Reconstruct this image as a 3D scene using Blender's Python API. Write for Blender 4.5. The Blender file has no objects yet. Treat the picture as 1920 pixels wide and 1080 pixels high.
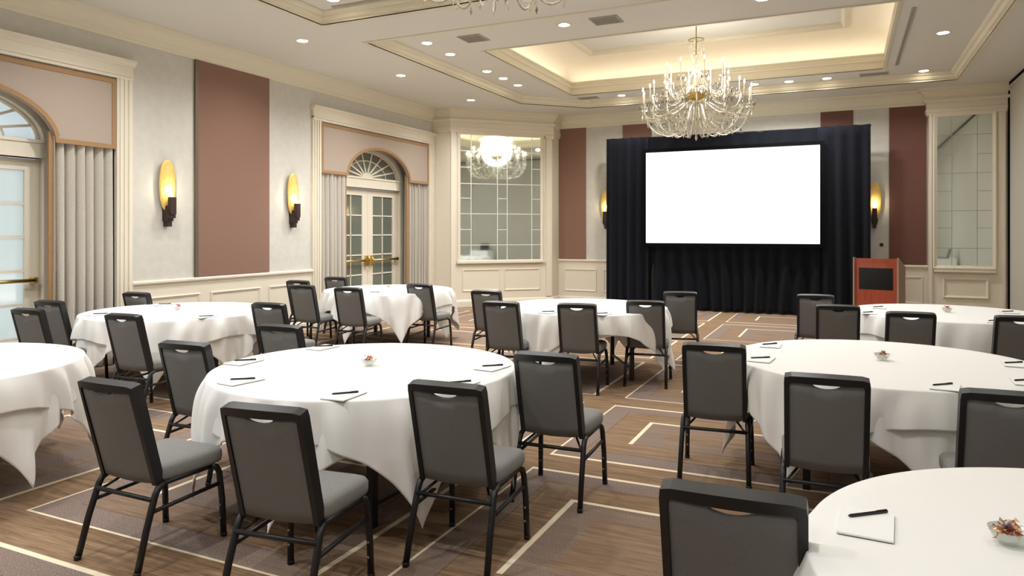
import bpy, math, random
from mathutils import Vector, geometry
random.seed(7)
C = bpy.context.scene.collection
PI = math.pi
sc = bpy.context.scene

# ------------------------------------------------------------------ materials
def lin(c):
    return tuple(((v/255.)/12.92 if v/255. <= .04045 else ((v/255.+.055)/1.055)**2.4) for v in c) + (1,)

class E:
    """tiny expression wrapper over Math nodes"""
    def __init__(s, nt, sock): s.nt, s.s = nt, sock
    def op(s, o, b=None, c=None):
        n = s.nt.nodes.new('ShaderNodeMath'); n.operation = o
        for i, v in enumerate((s, b, c)):
            if v is None: continue
            if isinstance(v, E): s.nt.links.new(v.s, n.inputs[i])
            else: n.inputs[i].default_value = v
        return E(s.nt, n.outputs[0])
    def __add__(s, b): return s.op('ADD', b)
    def __sub__(s, b): return s.op('SUBTRACT', b)
    def __mul__(s, b): return s.op('MULTIPLY', b)
    def rsub(s, a): return s.op('MULTIPLY', -1.0).op('ADD', a)
    def gt(s, b): return s.op('GREATER_THAN', b)
    def lt(s, b): return s.op('LESS_THAN', b)
    def wrap(s, p): return s.op('FLOORED_MODULO', p)
    def mn(s, b): return s.op('MINIMUM', b)
    def mx(s, b): return s.op('MAXIMUM', b)
    def ab(s): return s.op('ABSOLUTE')

def mat(name, rgb, rough=.6, metal=0., noise=None, bump=0., bscale=60., spec=.5, stretch=None, sheen=0., coat=0.):
    m = bpy.data.materials.new(name); m.use_nodes = True
    nt = m.node_tree; b = nt.nodes['Principled BSDF']
    b.inputs['Base Color'].default_value = lin(rgb)
    b.inputs['Roughness'].default_value = rough
    b.inputs['Metallic'].default_value = metal
    b.inputs['Specular IOR Level'].default_value = spec
    b.inputs['Sheen Weight'].default_value = sheen
    b.inputs['Coat Weight'].default_value = coat
    if noise or bump:
        tc = nt.nodes.new('ShaderNodeTexCoord'); mp = nt.nodes.new('ShaderNodeMapping')
        nt.links.new(tc.outputs['Object'], mp.inputs['Vector'])
        if stretch: mp.inputs['Scale'].default_value = stretch
        nz = nt.nodes.new('ShaderNodeTexNoise'); nz.inputs['Scale'].default_value = bscale
        nz.inputs['Detail'].default_value = 3
        nt.links.new(mp.outputs['Vector'], nz.inputs['Vector'])
        if noise:
            mx = nt.nodes.new('ShaderNodeMix'); mx.data_type = 'RGBA'
            r = nt.nodes.new('ShaderNodeMapRange'); r.inputs[1].default_value = .3; r.inputs[2].default_value = .7
            nt.links.new(nz.outputs['Fac'], r.inputs[0]); nt.links.new(r.outputs[0], mx.inputs['Factor'])
            mx.inputs['A'].default_value = lin(rgb); mx.inputs['B'].default_value = lin(noise)
            nt.links.new(mx.outputs['Result'], b.inputs['Base Color'])
        if bump:
            bp = nt.nodes.new('ShaderNodeBump'); bp.inputs['Strength'].default_value = bump
            bp.inputs['Distance'].default_value = .01
            nt.links.new(nz.outputs['Fac'], bp.inputs['Height']); nt.links.new(bp.outputs['Normal'], b.inputs['Normal'])
    return m

def emit(name, rgb, st):
    m = bpy.data.materials.new(name); m.use_nodes = True
    b = m.node_tree.nodes['Principled BSDF']
    b.inputs['Base Color'].default_value = lin(rgb)
    b.inputs['Emission Color'].default_value = lin(rgb); b.inputs['Emission Strength'].default_value = st
    return m

def clear(name, rgb, glossy=.25, diff=.1, transp=.65):
    """thin crystal / glass: transparent + mirror-like sheen + a little body colour"""
    m = bpy.data.materials.new(name); m.use_nodes = True; nt = m.node_tree
    nt.nodes.clear(); out = nt.nodes.new('ShaderNodeOutputMaterial')
    t = nt.nodes.new('ShaderNodeBsdfTransparent'); t.inputs[0].default_value = lin(rgb)
    g = nt.nodes.new('ShaderNodeBsdfGlossy'); g.inputs['Roughness'].default_value = .12; g.inputs[0].default_value = (.95, .95, .93, 1)
    d = nt.nodes.new('ShaderNodeBsdfDiffuse'); d.inputs[0].default_value = lin(rgb)
    a = nt.nodes.new('ShaderNodeMixShader'); a.inputs[0].default_value = glossy/(glossy+diff)
    nt.links.new(d.outputs[0], a.inputs[1]); nt.links.new(g.outputs[0], a.inputs[2])
    e = nt.nodes.new('ShaderNodeMixShader'); e.inputs[0].default_value = 1-transp
    nt.links.new(t.outputs[0], e.inputs[1]); nt.links.new(a.outputs[0], e.inputs[2])
    nt.links.new(e.outputs[0], out.inputs[0])
    return m

def frosted(name, rgb, tl=.75):
    m = bpy.data.materials.new(name); m.use_nodes = True; nt = m.node_tree
    nt.nodes.clear(); out = nt.nodes.new('ShaderNodeOutputMaterial')
    t = nt.nodes.new('ShaderNodeBsdfTranslucent'); t.inputs[0].default_value = lin(rgb)
    g = nt.nodes.new('ShaderNodeBsdfGlossy'); g.inputs['Roughness'].default_value = .12
    a = nt.nodes.new('ShaderNodeMixShader'); a.inputs[0].default_value = 1-tl
    nt.links.new(t.outputs[0], a.inputs[1]); nt.links.new(g.outputs[0], a.inputs[2])
    nt.links.new(a.outputs[0], out.inputs[0])
    return m

M = {}
M['paper'] = mat('grey_wallpaper', (204, 200, 190), .7, noise=(196, 193, 184), bscale=9, bump=.15)
M['trim'] = mat('cream_paint', (222, 213, 195), .45)
M['trimw'] = mat('cream_paint_crown', (220, 212, 190), .5)
M['ceil'] = mat('ceiling_paint', (220, 218, 209), .8)
M['cove'] = mat('cove_paint', (240, 230, 210), .8)
M['brown'] = mat('brown_fabric_panel', (134, 100, 84), .9, noise=(127, 94, 79), bscale=140, bump=.1, sheen=.2)
M['brownshade'] = mat('shaded_brown_fabric_panel', (112, 76, 66), .9, noise=(105, 70, 61), bscale=140, bump=.1)  # same brown fabric, colour darkened for the weaker light at back right
M['gap'] = mat('dark_metal_edge', (110, 100, 84), .4, .5)
M['part'] = mat('partition_fabric', (188, 184, 174), .85, noise=(182, 178, 168), bscale=200, bump=.1)
M['black'] = mat('black_powder_coat', (17, 17, 20), .42, bump=.04, bscale=400)
M['rubber'] = mat('grey_rubber', (120, 118, 112), .6)
M['fabb'] = mat('shaded_back_fabric', (122, 121, 119), .9, noise=(108, 107, 105), bscale=90, stretch=(6, 6, .5), bump=.15, sheen=.1)  # chair grey with the shade on the backs put into the colour
M['fabs'] = mat('lit_seat_fabric', (134, 133, 130), .9, noise=(122, 121, 118), bscale=90, stretch=(4, .7, 4), bump=.15, sheen=.1)  # same chair grey, lightened for the light falling on seats from above
M['cloth'] = mat('white_linen', (244, 243, 240), .85, bump=.03, bscale=500, sheen=.1)
M['wood'] = mat('plywood', (150, 110, 78), .6, noise=(130, 92, 64), bscale=8, stretch=(1, 10, 1))
M['drape'] = mat('black_velour', (15, 17, 25), .92, noise=(11, 12, 19), bscale=20, sheen=.08, spec=.15)
M['blackm'] = mat('black_screen_border', (8, 8, 10), .9, spec=.1)
M['screen'] = emit('glowing_projection_fabric', (250, 250, 250), .62)  # emission stands in for projector light on the white screen
M['curt'] = mat('taupe_curtain', (192, 184, 172), .9, noise=(182, 174, 162), bscale=60, bump=.1, sheen=.3)
M['val'] = mat('pink_beige_valance', (172, 156, 142), .85, noise=(166, 150, 136), bscale=80, bump=.1)
M['ochre'] = mat('ochre_braid', (166, 130, 90), .7, noise=(150, 114, 76), bscale=200, bump=.3)
M['brass'] = mat('brass', (214, 186, 116), .28, 1.)
M['gold'] = mat('gold_leaf', (236, 204, 128), .5, .15, noise=(222, 180, 88), bscale=14, stretch=(3, 3, 1))
M['dkwood'] = mat('dark_wenge', (52, 30, 28), .5)
M['mah'] = mat('red_mahogany', (178, 84, 56), .35, noise=(160, 68, 44), bscale=5, stretch=(9, 9, .7), coat=.3)
M['mahedge'] = mat('mahogany_edge', (196, 150, 130), .4)
M['mahside'] = mat('laminate_side', (140, 112, 92), .5)
M['glossblk'] = mat('black_glass', (14, 18, 18), .2)
M['vent'] = mat('vent_grey', (168, 162, 150), .6)
M['ventd'] = mat('vent_shadow', (150, 145, 134), .8)
M['mirror'] = mat('mirror_glass', (240, 250, 246), .04, 1.)
M['mirrorbar'] = mat('bevelled_mirror_bar', (232, 236, 230), .25, .2)
M['mirrorbard'] = mat('mirror_joint', (150, 150, 140), .4, .2)
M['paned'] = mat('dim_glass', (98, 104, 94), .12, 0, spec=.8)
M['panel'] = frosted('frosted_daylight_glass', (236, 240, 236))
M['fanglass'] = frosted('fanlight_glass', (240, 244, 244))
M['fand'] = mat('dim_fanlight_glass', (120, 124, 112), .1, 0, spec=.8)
M['lamp'] = emit('downlight_lens', (255, 244, 214), 14)
M['flame'] = emit('candle_bulb', (255, 240, 205), 22)
M['candle'] = mat('candle_sleeve', (245, 240, 225), .4)
M['crystal'] = clear('crystal', (236, 233, 222), .4, .3, .35)
M['crystald'] = clear('smoked_crystal', (92, 84, 58), .3, .4, .2)
M['glassy'] = clear('clear_glass', (238, 244, 240), .4, .08, .6)
M['chain'] = mat('antique_brass', (138, 116, 62), .35, .9)
M['paperpad'] = mat('white_notepad', (246, 246, 244), .8)
M['padback'] = mat('pad_cardboard', (150, 148, 142), .9)
M['pen'] = mat('black_pen', (18, 18, 20), .3)
for i, c in enumerate([(196, 92, 52), (214, 150, 84), (178, 60, 54), (226, 200, 150), (130, 120, 170)]):
    M['candy%d' % i] = mat('candy_wrapper_%s' % 'abcde'[i], c, .25, .3)

def carpet():
    m = bpy.data.materials.new('patterned_carpet'); m.use_nodes = True
    nt = m.node_tree; N = nt.nodes; Lk = nt.links; b = N['Principled BSDF']
    tc = N.new('ShaderNodeTexCoord'); sx = N.new('ShaderNodeSeparateXYZ'); Lk.new(tc.outputs['Object'], sx.inputs[0])
    X, Y = E(nt, sx.outputs[0]), E(nt, sx.outputs[1])
    def nz(scale, st, detail=3):
        mp = N.new('ShaderNodeMapping'); mp.inputs['Scale'].default_value = st
        Lk.new(tc.outputs['Object'], mp.inputs[0])
        n = N.new('ShaderNodeTexNoise'); n.inputs['Scale'].default_value = scale; n.inputs['Detail'].default_value = detail
        Lk.new(mp.outputs[0], n.inputs['Vector']); return E(nt, n.outputs['Fac'])
    u = (X+4.27).wrap(2.34); v = (Y-2.53).wrap(4.16)
    sel = v.gt(2.08); w = v-sel*2.25; H = (sel*.34).rsub(1.92)
    d = u.mn(u.rsub(2.03)).mn(w.mn(H-w))
    hw = .0165
    a = u-.46; bt = (H-.45)-w; lo = w.gt(.47); rt = u.lt(1.72)
    line = d.ab().lt(hw)
    lv = a.ab().lt(hw)*lo*bt.gt(-hw)
    lh = bt.ab().lt(hw)*a.gt(-hw)*rt
    line = line.mx(lv).mx(lh)
    inblock = d.gt(0.)
    band = inblock*d.lt(.2)
    inner = a.gt(0.)*lo*bt.gt(0.)*rt
    core = (u-.66).gt(0.)*(w.gt(.62))*((H-.65)-w).gt(0.)*u.lt(1.5)
    big = nz(.55, (1, 1, 1), 1)
    purp = band.mx(inner*core.rsub(1.)*.9).mx(core*.35)
    # whole-block drift between brown and plum grey
    purp = (purp*.75+(big-.45)*1.8*inblock).mx(0.).mn(.9)
    streak = nz(1., (5, 130, 1), 2); streak2 = nz(1., (1.2, 26, 1), 2)
    speck = nz(150., (1, 1, 1), 3)
    def mix(f, A, B):
        n = N.new('ShaderNodeMix'); n.data_type = 'RGBA'; Lk.new(f.s, n.inputs['Factor'])
        for k, q in (('A', A), ('B', B)):
            if isinstance(q, tuple): n.inputs[k].default_value = lin(q)
            else: Lk.new(q, n.inputs[k])
        return n.outputs['Result']
    def rng(e, lo_, hi_):
        r = N.new('ShaderNodeMapRange'); Lk.new(e.s, r.inputs[0]); r.inputs[1].default_value = lo_; r.inputs[2].default_value = hi_
        return E(nt, r.outputs[0])
    br = mix(rng(streak*.55+streak2*.45, .36, .64), (110, 86, 65), (160, 133, 105))
    pu = mix(rng(speck, .35, .65), (98, 84, 78), (158, 141, 132))
    base = mix(purp, br, pu)
    seam = ((w-.47).ab().lt(.006)*a.gt(0.)*rt).mx(((d-.2).ab().lt(.004))*inblock)
    base = mix(seam*.45, base, (80, 62, 50))
    col = mix(line, base, (232, 218, 190))
    Lk.new(col, b.inputs['Base Color']); b.inputs['Roughness'].default_value = .95
    b.inputs['Specular IOR Level'].default_value = .15
    bp = N.new('ShaderNodeBump'); bp.inputs['Strength'].default_value = .6; bp.inputs['Distance'].default_value = .006
    Lk.new(speck.s, bp.inputs['Height']); Lk.new(bp.outputs[0], b.inputs['Normal'])
    return m
M['carpet'] = carpet()

# ------------------------------------------------------------------ mesh helpers
class MB:
    def __init__(s): s.v = []; s.f = []; s.sm = []
    def add(s, vs, fs, smooth=False):
        o = len(s.v); s.v += [tuple(p) for p in vs]
        for q in fs: s.f.append(tuple(i+o for i in q)); s.sm.append(smooth)
        return s
    def box(s, x0, x1, y0, y1, z0, z1):
        return s.add([(x0,y0,z0),(x1,y0,z0),(x1,y1,z0),(x0,y1,z0),(x0,y0,z1),(x1,y0,z1),(x1,y1,z1),(x0,y1,z1)],
                     [(0,3,2,1),(4,5,6,7),(0,1,5,4),(1,2,6,5),(2,3,7,6),(3,0,4,7)])
    def bar(s, p, q, w, h=None, up=(0,0,1)):
        """rectangular bar from p to q, w across, h along up"""
        h = w if h is None else h
        p, q = Vector(p), Vector(q); d = (q-p).normalized(); r = d.cross(Vector(up))
        if r.length < 1e-4: r = d.cross(Vector((1,0,0)))
        r.normalize(); t = r.cross(d).normalized()
        vs = []
        for c in (p, q):
            for a, b in ((-1,-1),(1,-1),(1,1),(-1,1)): vs.append(c+r*(a*w/2)+t*(b*h/2))
        return s.add(vs, [(0,1,2,3),(7,6,5,4),(0,4,5,1),(1,5,6,2),(2,6,7,3),(3,7,4,0)])
    def tube(s, pts, r, n=8, cap=True, closed=False):
        pts = [Vector(p) for p in pts]; k = len(pts)
        rr = r if isinstance(r, (list, tuple)) else [r]*k
        vs = []; ref = None
        for i, p in enumerate(pts):
            if closed: d = pts[(i+1) % k]-pts[i-1]
            else: d = pts[min(i+1, k-1)]-pts[max(i-1, 0)]
            d.normalize()
            if ref is None:
                ref = d.cross(Vector((0,0,1)))
                if ref.length < 1e-3: ref = d.cross(Vector((1,0,0)))
            ref = ref-d*ref.dot(d); ref.normalize(); t = d.cross(ref)
            for j in range(n):
                a = 2*PI*j/n; vs.append(p+ref*math.cos(a)*rr[i]+t*math.sin(a)*rr[i])
        fs = []
        for i in range(k if closed else k-1):
            i2 = (i+1) % k
            for j in range(n):
                j2 = (j+1) % n; fs.append((i*n+j, i*n+j2, i2*n+j2, i2*n+j))
        o = len(s.v); s.add(vs, fs, True)
        if cap and not closed:
            s.f.append(tuple(o+j for j in reversed(range(n)))); s.sm.append(False)
            s.f.append(tuple(o+(k-1)*n+j for j in range(n))); s.sm.append(False)
        return s
    def lathe(s, prof, n=20, c=(0,0,0), smooth=True):
        vs = []; fs = []; k = len(prof)
        for r, z in prof:
            for j in range(n):
                a = 2*PI*j/n; vs.append((c[0]+r*math.cos(a), c[1]+r*math.sin(a), c[2]+z))
        for i in range(k-1):
            for j in range(n):
                j2 = (j+1) % n; fs.append((i*n+j, i*n+j2, (i+1)*n+j2, (i+1)*n+j))
        if prof[0][0] > 1e-5: fs.append(tuple(reversed(range(n))))
        if prof[-1][0] > 1e-5: fs.append(tuple((k-1)*n+j for j in range(n)))
        return s.add(vs, fs, smooth)
    def octa(s, c, r, h):
        x, y, z = c
        return s.add([(x+r,y,z),(x,y+r,z),(x-r,y,z),(x,y-r,z),(x,y,z+h),(x,y,z-h)],
                     [(0,1,4),(1,2,4),(2,3,4),(3,0,4),(1,0,5),(2,1,5),(3,2,5),(0,3,5)])
    def grid(s, fn, nu, nv, smooth=True, wrapu=False):
        vs = [fn(i/(nu if wrapu else nu-1.), j/(nv-1.)) for j in range(nv) for i in range(nu)]
        fs = []
        for j in range(nv-1):
            for i in range(nu if wrapu else nu-1):
                i2 = (i+1) % nu; fs.append((j*nu+i, j*nu+i2, (j+1)*nu+i2, (j+1)*nu+i))
        return s.add(vs, fs, smooth)
    def poly(s, loops, fn):
        """fill planar loops (first outer, rest holes); fn maps (a,b)->3d"""
        vl = [[Vector((a, b, 0)) for a, b in lp] for lp in loops]
        tri = geometry.tessellate_polygon(vl)
        flat = [fn(p.x, p.y) for lp in vl for p in lp]
        return s.add(flat, tri)
    def slab(s, loops, fn0, fn1):
        """extruded filled loops between two planes"""
        s.poly(loops, fn0); s.poly(loops, fn1)
        for lp in loops:
            k = len(lp)
            for i in range(k):
                a, b = lp[i], lp[(i+1) % k]
                s.add([fn0(*a), fn0(*b), fn1(*b), fn1(*a)], [(0,1,2,3)])
        return s
    def sweep(s, path, prof, closed=False, caps=True):
        """profile (offset to the right of travel, z) swept along an XY path with mitres"""
        k = len(path); n = len(prof); vs = []
        for i in range(k):
            p = Vector(path[i])
            def nrm(a, b):
                d = (Vector(b)-Vector(a)).normalized(); return Vector((d.y, -d.x))
            if closed or 0 < i < k-1:
                n1 = nrm(path[i-1], path[i]); n2 = nrm(path[i], path[(i+1) % k])
                m_ = n1+n2; m_ = m_/max(.2, (m_.dot(n1)))
            elif i == 0: m_ = nrm(path[0], path[1])
            else: m_ = nrm(path[-2], path[-1])
            for o, z in prof: vs.append((p.x+m_.x*o, p.y+m_.y*o, z))
        fs = []
        for i in range(k if closed else k-1):
            i2 = (i+1) % k
            for j in range(n-1): fs.append((i*n+j, i*n+j+1, i2*n+j+1, i2*n+j))
        if caps and not closed:
            fs.append(tuple(range(n))); fs.append(tuple((k-1)*n+j for j in reversed(range(n))))
        return s.add(vs, fs)
    def build(s, name, m, parent=None, loc=None):
        me = bpy.data.meshes.new(name); me.from_pydata(s.v, [], s.f)
        me.polygons.foreach_set('use_smooth', s.sm); me.update()
        ms = m if isinstance(m, (list, tuple)) else [m]
        for q in ms: me.materials.append(q)
        o = bpy.data.objects.new(name, me); C.objects.link(o)
        if parent: o.parent = parent
        if loc: o.location = loc
        return o

def smooth_mod(o, bevel=None, sub=0, seg=2):
    if bevel:
        b = o.modifiers.new('bevel', 'BEVEL'); b.width = bevel; b.segments = seg; b.limit_method = 'ANGLE'
        b.harden_normals = False
    if sub:
        q = o.modifiers.new('sub', 'SUBSURF'); q.levels = q.render_levels = sub
    return o

def struct(o): o['kind'] = 'structure'; return o
def tag(o, label, cat, group=None, kind=None):
    o['label'] = label; o['category'] = cat
    if group: o['group'] = group
    if kind: o['kind'] = kind
    return o
def thing(name, label, cat, loc=(0,0,0), rz=0, group=None):
    o = bpy.data.objects.new(name, None); C.objects.link(o); o.location = loc; o.rotation_euler = (0,0,rz)
    o.empty_display_size = .1
    return tag(o, label, cat, group)
def dup(root, loc, rz=0, label=None, scale=None):
    def cp(o, par):
        c = o.copy(); C.objects.link(c); c.parent = par
        for ch in o.children: cp(ch, c)
        return c
    r = cp(root, None); r.location = loc; r.rotation_euler = (0,0,rz)
    if label: r['label'] = label
    if scale: r.scale = scale
    return r

# ------------------------------------------------------------------ room shell
XL, XR, YF, YB = -8.0, 2.6, -4.0, 15.2
Z0, Z1 = 4.2, 4.34
BAY = [(-8.0, 13.13), (-7.57, 13.13), (-5.92, 14.78), (-5.92, 15.2)]
RB = 1.38; RBY = 15.0
c0 = [4.07, 11.2]                      # centres of the two arched door bays
HB = 1.92; HI = 1.71; ZI = 3.45
XD = -8.25

struct(MB().box(XL-.4, XR+.3, YF-.3, YB+.3, -.1, 0).build('floor', M['carpet']))

# ceiling with two stepped trays
def rect(x0, x1, y0, y1): return [(x0,y0),(x1,y0),(x1,y1),(x0,y1)]
trayF = [(-5.94, 8.02), (1.72, 8.02), (1.72, 14.2), (-4.85, 14.2), (-5.94, 13.11)]
trayN = [(-5.94, .9), (1.72, .9), (1.72, 7.09), (-5.94, 7.09)]
mb = MB()
mb.poly([rect(XL-.3, XR+.2, YF-.2, YB+.2), trayF, trayN], lambda a, b: (a, b, Z0))
recF = rect(-4.95, .57, 9.6, 13.45); recN = rect(-4.95, .57, 2.3, 6.1)
for tray, rec in ((trayF, recF), (trayN, recN)):
    x = [p[0] for p in tray]; y = [p[1] for p in tray]
    mb.poly([rect(min(x)-.15, max(x)+.15, min(y)-.15, max(y)+.15), rec], lambda a, b: (a, b, Z1))
for rec in (recF, recN):
    x0, x1, y0, y1 = rec[0][0], rec[1][0], rec[0][1], rec[2][1]
    ins = rect(x0+.6, x1-.6, y0+.56, y1-.56)
    mb.poly([rect(x0+.5, x1-.5, y0+.46, y1-.46)], lambda a, b: (a, b, 5.03))
struct(mb.build('ceiling', M['ceil']))

stepprof = [(0.0, Z0-.012), (-.05, Z0-.012), (-.05, Z0), (0, Z0), (.0, Z0+.02), (.035, Z0+.035), (.05, Z0+.07), (.05, Z0+.085), (.08, Z0+.1), (.1, Z0+.125), (.1, Z1)]
def ccw_in(path, prof):               # ccw path: inside is to the left, so flip offsets
    return [(-o, z) for o, z in prof]
n = 1
for tray in (trayF, trayN):
    o = MB().sweep(tray, ccw_in(tray, stepprof), True).build('trim_%d' % n, M['trimw']); struct(o); n += 1
for rec in (recF, recN):
    fas = [(.0, Z1-.012), (.04, Z1-.012), (.04, Z1-.0), (.0, Z1+.002), (.0, Z1+.02), (.02, Z1+.035), (.035, Z1+.1), (.03, Z1+.13), (.012, Z1+.135), (.012, Z1+.17), (.03, Z1+.19), (.03, Z1+.225), (.015, Z1+.23), (.015, Z1+.26), (.06, Z1+.26), (.06, Z1+.16), (.36, Z1+.16)]
    o = MB().sweep(rec, fas, True).build('trim_%d' % n, M['trimw']); struct(o); n += 1
    vault = [(.36-.9*math.sin(t*PI/2/12)**1.15, Z1+.16+.5*(1-math.cos(t*PI/2/12))) for t in range(0, 13)]
    vault = [(.36-.92*(1-math.cos(t*PI/24)), Z1+.16+.49*math.sin(t*PI/24)) for t in range(13)]
    o = MB().sweep(rec, vault, True)
    o.sm = [True]*len(o.sm)
    o = o.build('ceiling_cove', M['cove']); struct(o)
    x0, x1, y0, y1 = rec[0][0], rec[1][0], rec[0][1], rec[2][1]
    o = MB().sweep(rect(x0+.56, x1-.56, y0+.52, y1-.52), [(.05, 4.99), (.03, 4.955), (-.02, 4.95), (-.05, 4.97), (-.06, 5.0), (-.08, 5.005), (-.08, 5.03)], True).build('trim_%d' % n, M['trimw'])
    struct(o); n += 1

# walls
mb = MB()
holes = [rect(c-HI, c+HI, -.02, ZI) for c in c0]
ops = []
y = YF
for c in c0:
    mb.box(XL-.12, XL, y, c-HI, 0, Z0+.2); mb.box(XL-.12, XL, c-HI, c+HI, ZI, Z0+.2); y = c+HI
mb.box(XL-.12, XL, y, YB, 0, Z0+.2)
struct(mb.build('wall_left', M['paper']))
struct(MB().box(XL-.3, XR+.3, YB, YB+.15, 0, Z0+.2).build('wall_back', M['paper']))
struct(MB().box(XR, XR+.12, YF, YB, 0, Z0+.2).build('wall_right', M['part']))
struct(MB().box(XL-.3, XR+.3, YF-.15, YF, 0, Z0+.2).build('wall_front', M['paper']))
# partition seams and track on the right wall
mb = MB()
mb.box(XR-.03, XR+.01, YF, YB-.2, Z0-.05, Z0)
mb.box(XR-.025, XR+.01, 14.93, 14.995, 0, Z0)
struct(mb.build('trim_20', M['blackm']))

# corner bay wall and right projecting bay
mb = MB(); mb.sweep(BAY, [(0, 0), (0, Z0+.1)], False, False)
struct(mb.build('wall_corner', M['trim']))
mb = MB(); mb.box(RB, XR, RBY, YB, 0, Z0+.1)
struct(mb.build('wall_corner_right', M['trim']))

# crown moulding around the room
crown = [(0, 3.94), (.02, 3.94), (.03, 3.965), (.03, 3.985), (.05, 4.0), (.06, 4.05), (.09, 4.10), (.13, 4.135), (.135, 4.15), (.16, 4.16), (.17, 4.19), (.17, Z0), (0, Z0)]
loopA = [(XL, YF)] + BAY + [(RB, YB), (RB, RBY), (XR, RBY)]
struct(MB().sweep(loopA, crown).build('trim_5', M['trimw']))
struct(MB().sweep([(XR, RBY-.05), (XR, YF), (XL, YF)], [(0, 4.1), (.02, 4.1), (.02, Z0), (0, Z0)]).build('trim_6', M['part']))
# entablature on the two projecting bays
ent = [(0, 3.72), (.03, 3.72), (.035, 3.76), (.05, 3.77), (.05, 3.83), (.035, 3.84), (.035, 3.93), (.07, 3.95), (.09, 3.98), (.09, 4.0), (0, 4.0)]
struct(MB().sweep(BAY, ent).build('trim_7', M['trim']))
struct(MB().sweep([(RB, YB), (RB, RBY), (XR, RBY)], ent).build('trim_8', M['trim']))

# wainscot, rail, baseboard
rail = [(0, .90), (.018, .90), (.02, .925), (.035, .935), (.045, .95), (.045, .972), (.03, .985), (0, .985)]
base = [(0, 0), (.03, 0), (.03, .11), (.02, .14), (.012, .155), (0, .16)]
wain = [(0, .0), (.012, .0), (.012, .93), (0, .93)]
segsL = [(YF, c0[0]-HB), (c0[0]+HB, c0[1]-HB)]
for i, (a, b) in enumerate(segsL):
    for prof, nm in ((wain, 'trim_%d' % (30+i)), (rail, 'trim_%d' % (32+i)), ([(o+.012 if o else 0, z) for o, z in base], 'baseboard_left')):
        struct(MB().sweep([(XL, a), (XL, b)], prof).build(nm, M['trim']))
pth = [(-5.92, YB), (RB, YB)]
struct(MB().sweep(pth, wain).build('trim_34', M['trim']))
struct(MB().sweep(pth, rail).build('trim_35', M['trim']))
struct(MB().sweep(pth, base).build('baseboard_back', M['trim']))
struct(MB().sweep(BAY, base).build('baseboard_corner', M['trim']))
struct(MB().sweep([(RB, YB), (RB, RBY), (XR-.04, RBY)], base).build('baseboard_right', M['trim']))

def panel_mould(mb, P0, D, a0, a1, z0, z1, out, w=.035, t=.018):
    """rectangular panel moulding on a vertical wall; P0 origin, D along, out = outward normal"""
    D = Vector((D[0], D[1], 0)).normalized(); O = Vector((out[0], out[1], 0)).normalized(); P0 = Vector((P0[0], P0[1], 0))
    def pt(a, z, o): return P0+D*a+O*o+Vector((0, 0, z))
    prof = [(0, 0), (0, t*.7), (w*.3, t), (w*.7, t*.6), (w, t*.35), (w, 0)]
    cs = [(a0, z0, 1, 1), (a1, z0, -1, 1), (a1, z1, -1, -1), (a0, z1, 1, -1)]
    vs = []; n_ = len(prof)
    for a, z, sa, sz in cs:
        for q, o in prof: vs.append(pt(a+sa*q, z+sz*q, o))
    fs = []
    for i in range(4):
        for j in range(n_-1): fs.append((i*n_+j, i*n_+j+1, ((i+1) % 4)*n_+j+1, ((i+1) % 4)*n_+j))
    mb.add(vs, fs)
mb = MB()
for a, b in ((6.12, 7.02), (7.2, 8.13), (8.3, 9.15), (-.9, .4), (.6, 2.0), (-3.6, -1.1)):
    panel_mould(mb, (XL+.012, 0), (0, 1), a, b, .22, .77, (1, 0))
struct(mb.build('trim_36', M['trim']))
mb = MB()
for a, b in ((-5.78, -5.02), (-4.86, -3.9), (-3.7, -2.6), (-2.4, -1.3), (-1.1, -.3), (-.1, .62), (.78, 1.3)):
    panel_mould(mb, (0, YB-.012), (1, 0), a, b, .27, .77, (0, -1))
struct(mb.build('trim_37', M['trim']))
# corner bay: mirror surround, sill and two panels
bd = Vector((1.65, 1.65)).normalized(); bl = Vector((1.65, 1.65)).length; bn = (1, -1)
mb = MB()
panel_mould(mb, BAY[1], bd, .14, bl-.22, .93, 3.745, bn, .07, .035)
panel_mould(mb, BAY[1], bd, .25, bl/2-.07, .33, .80, bn)
panel_mould(mb, BAY[1], bd, bl/2+.03, bl-.3, .33, .80, bn)
def bp_(a, z, o=0.): return Vector((BAY[1][0]+bd.x*a+.7071*o, BAY[1][1]+bd.y*a-.7071*o, z))
mb.bar(bp_(.12, .955, .03), bp_(bl-.2, .955, .03), .07, .05)
# pilasters
for a0, a1 in ((0.0, .1), (bl-.15, bl-.02)):
    mb.bar(bp_((a0+a1)/2, .18, .012), bp_((a0+a1)/2, 3.72, .012), a1-a0, .03, up=(1, -1, 0))
mb.bar(bp_(bl-.085, 3.66, .03), bp_(bl-.085, 3.74, .03), .2, .07, up=(1, -1, 0))
struct(mb.build('trim_38', M['trim']))
mb = MB()
panel_mould(mb, (0, RBY), (1, 0), 1.44, 2.42, .93, 3.76, (0, -1), .07, .035)
panel_mould(mb, (0, RBY), (1, 0), 1.6, 2.3, .41, .77, (0, -1), .045, .025)
mb.box(1.46, 2.40, RBY-.06, RBY, .88, .92)
for x in (1.385, 2.5): mb.box(x, x+.045, RBY-.03, RBY, .17, 3.72)
struct(mb.build('trim_39', M['trim']))

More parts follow.
